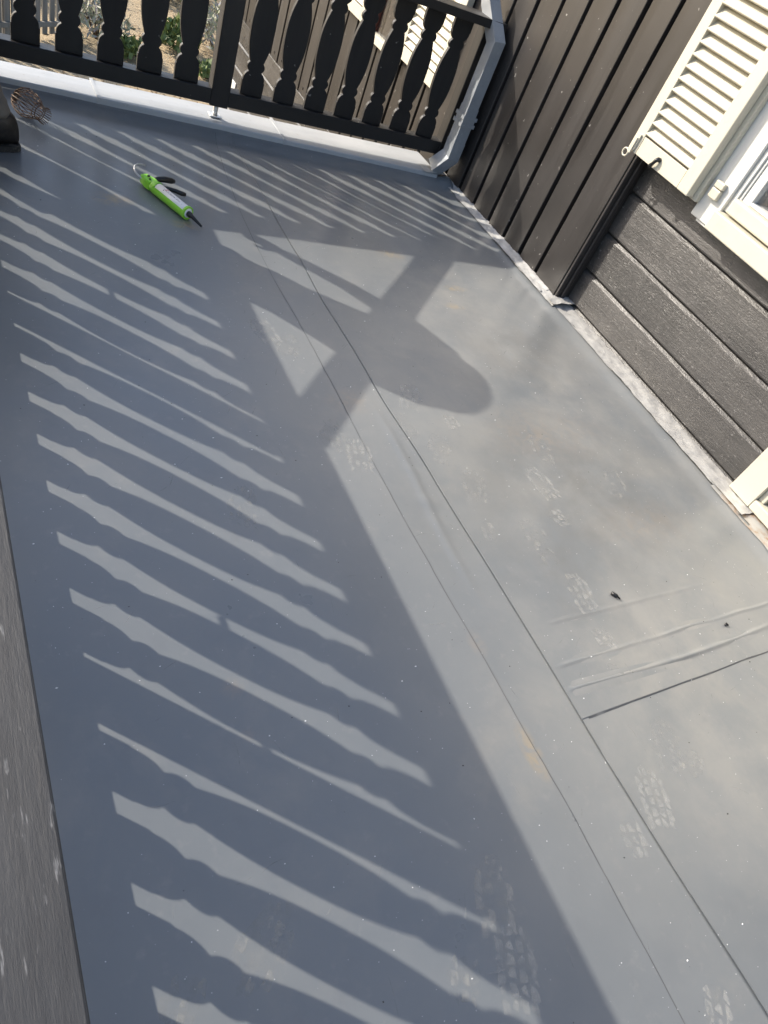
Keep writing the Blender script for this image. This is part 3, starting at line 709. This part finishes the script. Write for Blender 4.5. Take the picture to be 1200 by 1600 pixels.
# ------------------------------------------------------------------ person (mostly out of frame; boot seen at the left edge, shadow on the floor)
per = thing('person', 'person in black work boots and brown-grey trousers standing at the left edge', 'person', (.17, 2.15, 0))
PO = Vector((.17, 2.15, 0))
def skin(name, verts, edges_, radii, mat, root=0, sub=2):
    me = bpy.data.meshes.new(name); me.from_pydata([(Vector(v)-PO)*S for v in verts], edges_, [])
    o = bpy.data.objects.new(name, me); link(o, per); me.materials.append(mat)
    mo = o.modifiers.new('skin', 'SKIN'); mo.use_smooth_shade = True
    for i, r in enumerate(radii): me.skin_vertices[0].data[i].radius = (r*S, r*S); 
    me.skin_vertices[0].data[root].use_root = True
    s_ = o.modifiers.new('sub', 'SUBSURF'); s_.levels = sub; s_.render_levels = sub
    return o
d1 = Vector((.7071, .7071, 0)); fwd = Vector((.7071, -.7071, 0))
RF = Vector((.184, 2.140, 0)); LF = Vector((.045, 2.09, 0))
BC = Vector((.153, 2.151, 0))
def body_part(name, fill, mat, vox=.012):
    bm = bmesh.new(); fill(bm)
    for v_ in bm.verts: v_.co -= PO
    o = obj(name, bm, mat, per)
    r_ = o.modifiers.new('join', 'REMESH'); r_.mode = 'VOXEL'; r_.voxel_size = vox; r_.use_smooth_shade = True
    s_ = o.modifiers.new('smooth', 'SMOOTH'); s_.factor = .5; s_.iterations = 6
    return o
def loft(bm, secs, n=20):
    prev = None
    for z, a_, b_, f_ in secs:
        c = [bm.verts.new(BC+d1*a_*math.cos(2*math.pi*k/n)+fwd*(f_+b_*math.sin(2*math.pi*k/n))+Vector((0, 0, z))) for k in range(n)]
        if prev:
            for k in range(n): bm.faces.new((prev[k], prev[(k+1) % n], c[(k+1) % n], c[k]))
        else: bm.faces.new(list(reversed(c)))
        prev = c
    bm.faces.new(prev)
at = lambda a_, f_, z: BC+d1*a_+fwd*f_+Vector((0, 0, z))
def jacket(bm):
    loft(bm, [(.47, .085, .065, .0), (.50, .100, .078, .0), (.56, .098, .075, .005), (.64, .115, .082, .01), (.72, .138, .088, .015), (.77, .143, .092, .02), (.82, .142, .09, .03), (.852, .132, .085, .035), (.872, .110, .07, .035), (.885, .075, .05, .035), (.890, .030, .02, .035)])
    tube(bm, [at(.115, .02, .80), at(.185, .01, .72), at(.212, .0, .62), at(.213, .005, .53), at(.213, .02, .475)], [.055, .042, .030, .024, .020], 12)
    tube(bm, [at(-.11, .03, .80), at(-.135, .08, .70), at(-.09, .17, .63), at(-.06, .215, .615)], [.055, .042, .032, .024], 12)
body_part('jacket', jacket, JACK)
def trousers(bm):
    loft(bm, [(.40, .080, .065, .0), (.45, .090, .07, .0), (.49, .092, .07, .0)])
    tube(bm, [at(.045, 0, .45), RF+Vector((-.062, .03, .27)), RF+Vector((-.010, 0, .125))], [.062, .043, .031], 14)
    tube(bm, [at(-.045, 0, .45), LF+Vector((0, .02, .27)), LF+Vector((0, 0, .115))], [.062, .043, .031], 14)
body_part('trousers', trousers, TROU)
def head(bm):
    tube(bm, [at(0, .05, .78), at(0, .09, .77)], [.036, .034], 12)
    m_ = Matrix.Translation(at(0, .135, .745)) @ Matrix.Diagonal((.050, .050, .068, 1))
    bmesh.ops.create_icosphere(bm, subdivisions=3, radius=1, matrix=m_)
    tube(bm, [at(0, .18, .73), at(0, .202, .72)], [.012, .007], 8)
body_part('head', head, SKIN, .006)
def hair(bm):
    m_ = Matrix.Translation(at(0, .128, .760)) @ Matrix.Diagonal((.053, .053, .062, 1))
    bmesh.ops.create_icosphere(bm, subdivisions=3, radius=1, matrix=m_)
body_part('hair', hair, BLACKP, .008)
def hand(bm, w_, dr):
    dr = Vector(dr).normalized(); sd_ = dr.orthogonal().normalized()
    tube(bm, [w_, w_+dr*.022, w_+dr*.048], [.014, .021, .020], 10)
    for k, L_ in enumerate((.040, .046, .043, .034)):
        o_ = w_+dr*.045+sd_*(k-1.5)*.0105
        tube(bm, [o_, o_+dr*L_*.5, o_+dr*L_+dr.cross(sd_)*.012], [.006, .0056, .0045], 8)
    o_ = w_+dr*.018+sd_*.016; tube(bm, [o_, o_+sd_*.016+dr*.016, o_+sd_*.018+dr*.036], [.0075, .0066, .005], 8)
body_part('hand', lambda bm: hand(bm, at(.213, .022, .472), d1*.0+fwd*.3-Vector((0, 0, 1))), SKIN, .0035)
body_part('hand', lambda bm: hand(bm, at(-.058, .22, .612), fwd+d1*.2), SKIN, .0035)
def boot(P, ang):
    ca, sa = math.cos(ang), math.sin(ang)
    R = lambda x, y, z: Vector((P.x+x*ca-y*sa, P.y+x*sa+y*ca, z))-PO
    # sections along the boot: x, half-width, top height
    secs = [(-.052, .018, .055), (-.047, .024, .088), (-.03, .029, .100), (-.005, .030, .104), (.018, .030, .098), (.035, .030, .076), (.055, .031, .057), (.080, .034, .048), (.105, .033, .042), (.122, .026, .034), (.130, .014, .024)]
    bm = bmesh.new(); prev = None; n = 14
    for x, hw, tz in secs:
        c = []
        for k in range(n):
            t = 2*math.pi*k/n; cy = math.cos(t); sz = math.sin(t)
            yy = hw*math.copysign(abs(cy)**.75, cy); zz = .012+(tz-.012)*(.5+.5*math.copysign(abs(sz)**.8, sz))
            c.append(bm.verts.new(R(x, yy, zz)))
        if prev:
            for k in range(n): bm.faces.new((prev[k], prev[(k+1) % n], c[(k+1) % n], c[k]))
        else: bm.faces.new(list(reversed(c)))
        prev = c
    bm.faces.new(prev)
    b = obj('boot', bm, BOOT.m, per, True); b.modifiers.new('sub', 'SUBSURF').render_levels = 1
    bm = bmesh.new(); pl = []
    for x, hw, tz in secs: pl.append((x, hw*1.06+.001))
    poly = [(x, h) for x, h in pl]+[(x, -h) for x, h in reversed(pl)]
    A = [bm.verts.new(R(x*1.02, y, .0025)) for x, y in poly]; Bv = [bm.verts.new(R(x*1.02, y, .017)) for x, y in poly]
    bm.faces.new(A); bm.faces.new(list(reversed(Bv)))
    for i in range(len(poly)): bm.faces.new((A[i], Bv[i], Bv[(i+1) % len(poly)], A[(i+1) % len(poly)]))
    obj('sole', bm, SOLE.m, b)
    bm = bmesh.new()
    tube(bm, [R(.001, 0, .088), R(.0, 0, .098), R(.002, 0, .103), R(.006, 0, .112), R(.012, 0, .128), R(.020, 0, .150), R(.034, 0, .19)], [.030, .034, .0325, .035, .032, .0345, .033], 16); obj('trouser_cuff', bm, TROU.m, b, True)
    bm = bmesh.new()
    for zz, xx in ((.060, .048), (.070, .038), (.081, .030)): tube(bm, [R(xx, -.018, zz-.004), R(xx+.003, 0, zz+.003), R(xx, .018, zz-.004)], .0022, 6)
    obj('lace', bm, SOLE.m, b)
boot(RF, math.radians(192)); boot(LF, math.radians(-75))
# plank resting on both railings
pk = bpy.data.objects.new('plank', None); pk.location = T((.425, 2.115, .5725)); pk.rotation_euler = (0, 0, math.radians(45.2)); link(pk)
tag(pk, 'long timber plank laid across the railing corner in front of the person', 'plank')
bm = bmesh.new(); box(bm, (-.64, -.047, .0005), (.66, .047, .02), .002); obj('board', bm, PLANK.m, pk)

# ------------------------------------------------------------------ garden beyond
def plant(name, label, cat, x, y, h, r, mat, n, seed, blade=(.05, .012), group=None):
    rs = random.Random(seed); t = thing(name, label, cat, (x, y, -1.64), 0, group)
    bm = bmesh.new()
    for i in range(n):
        a = rs.uniform(0, 6.283); q = r*math.sqrt(rs.random()); hh = h*rs.uniform(.25, 1)*(1-.5*(q/r)**2)
        p = Vector((q*math.cos(a), q*math.sin(a), hh)); d = Vector((rs.uniform(-1, 1), rs.uniform(-1, 1), rs.uniform(.0, 1.6))).normalized()
        s_ = d.cross(Vector((rs.uniform(-1, 1), rs.uniform(-1, 1), rs.uniform(-1, 1)))).normalized()
        L_ = blade[0]*rs.uniform(.6, 1.4); W2 = blade[1]*rs.uniform(.7, 1.3)
        bm.faces.new([bm.verts.new(p-s_*W2*.3), bm.verts.new(p+d*L_*.5-s_*W2), bm.verts.new(p+d*L_), bm.verts.new(p+d*L_*.5+s_*W2)])
    obj('foliage', bm, mat.m, t)
    bm = bmesh.new()
    for i in range(7):
        a = rs.uniform(0, 6.283); tube(bm, [(0, 0, -.02), (r*.3*math.cos(a), r*.3*math.sin(a), h*.4), (r*.6*math.cos(a), r*.6*math.sin(a), h*.75)], [.012, .008, .003], 5)
    obj('stem', bm, BARK.m, t)
    return t
plant('lavender_bush', 'tall grey-green lavender bush seen between the second and third balusters', 'bush', 1.62, 8.25, .42, .30, LEAFL, 520, 1, (.10, .012), 'bushes on the gravel below')
plant('lavender_bush', 'purplish lavender clump seen just left of the railing post', 'bush', 2.95, 8.75, .40, .32, LEAFL, 520, 2, (.10, .012), 'bushes on the gravel below')
plant('lavender_bush', 'dark lavender clump high beside the railing post', 'bush', 3.3, 10.4, .5, .4, LEAFG, 420, 3, (.09, .02), 'bushes on the gravel below')
plant('green_shrub', 'low bright green shrub on the gravel near the third baluster', 'shrub', 1.86, 7.95, .16, .16, LEAFG, 260, 4, (.07, .03), 'shrubs on the gravel below')
plant('green_shrub', 'bright green shrub on the gravel seen before the fifth baluster', 'shrub', 2.45, 8.45, .26, .22, LEAFG, 300, 5, (.08, .03), 'shrubs on the gravel below')
plant('green_shrub', 'green shrub at the back edge of the gravel', 'shrub', 2.75, 10.2, .4, .4, LEAFG, 400, 6, (.09, .035), 'shrubs on the gravel below')
plant('green_shrub', 'small green shrub low down beside the railing post', 'shrub', 2.62, 7.85, .14, .14, LEAFG, 200, 7, (.06, .025), 'shrubs on the gravel below')
plant('green_shrub', 'dark green shrub behind the grey garden fence', 'shrub', 1.0, 9.4, .5, .5, LEAFG, 500, 8, (.09, .035), 'shrubs on the gravel below')
plant('green_shrub', 'wide green shrub left of the house below the terrace', 'shrub', -2.6, 1.0, .9, .8, LEAFG, 900, 9, (.12, .05), 'shrubs on the gravel below')
plant('green_shrub', 'rounded green shrub below the terrace left edge', 'shrub', -3.4, -.6, 1.1, .9, LEAFG, 900, 10, (.12, .05), 'shrubs on the gravel below')
bm = bmesh.new(); rs = random.Random(44)
for i in range(2600):
    y = rs.uniform(5.2, 13); x = rs.uniform(-.5, 1.2)+y*.32-1.0+rs.uniform(0, 1.2); a = rs.uniform(0, 6.28); l = rs.uniform(.012, .035); q = l*rs.uniform(.3, .6); zz = -1.62+rs.uniform(0, .012)
    ca, sa = math.cos(a), math.sin(a)
    bm.faces.new([bm.verts.new((x+u*ca-v_*sa, y+u*sa+v_*ca, zz+e_)) for u, v_, e_ in ((-l, 0, 0), (0, -q, .004), (l, 0, .012), (0, q, .006))])
LITTER = Mat('dry_leaf_litter', (.24, .15, .07), .8); LITTER.mix(LITTER.ramp(LITTER.noise(9, 4, .6), .45, .55), (.12, .085, .045)); LITTER.mix(LITTER.ramp(LITTER.noise(5, 4, .6), .55, .62), (.45, .36, .22))
tag(obj('leaf_litter', bm, LITTER), kind='stuff')
fe = thing('garden_fence', 'weathered grey-brown picket fence down in the garden, far left', 'fence', (.55, 7.55, -1.64), math.atan2(.55, .8))
bbox('fence_rail', (-.5, -.02, .50), (1.0, .02, .54), FENCE.m, fe); bbox('fence_rail', (-.5, -.012, .10), (1.0, .012, .14), FENCE.m, fe)
fp = None
for k in range(18):
    x = -.45+k*.082
    if fp is None: fp = bbox('picket', (-.026, .0125, .03), (.026, .028, .498), FENCE.m, fe, loc=(x, 0, 0))
    else: copy_to(fp, fe, (x, 0, 0), (0, random.uniform(-.02, .02), 0))
for x in (-.2, .30, .95): bbox('fence_post', (x-.04, .029, -.02), (x+.04, .10, .62), FENCE.m, fe)
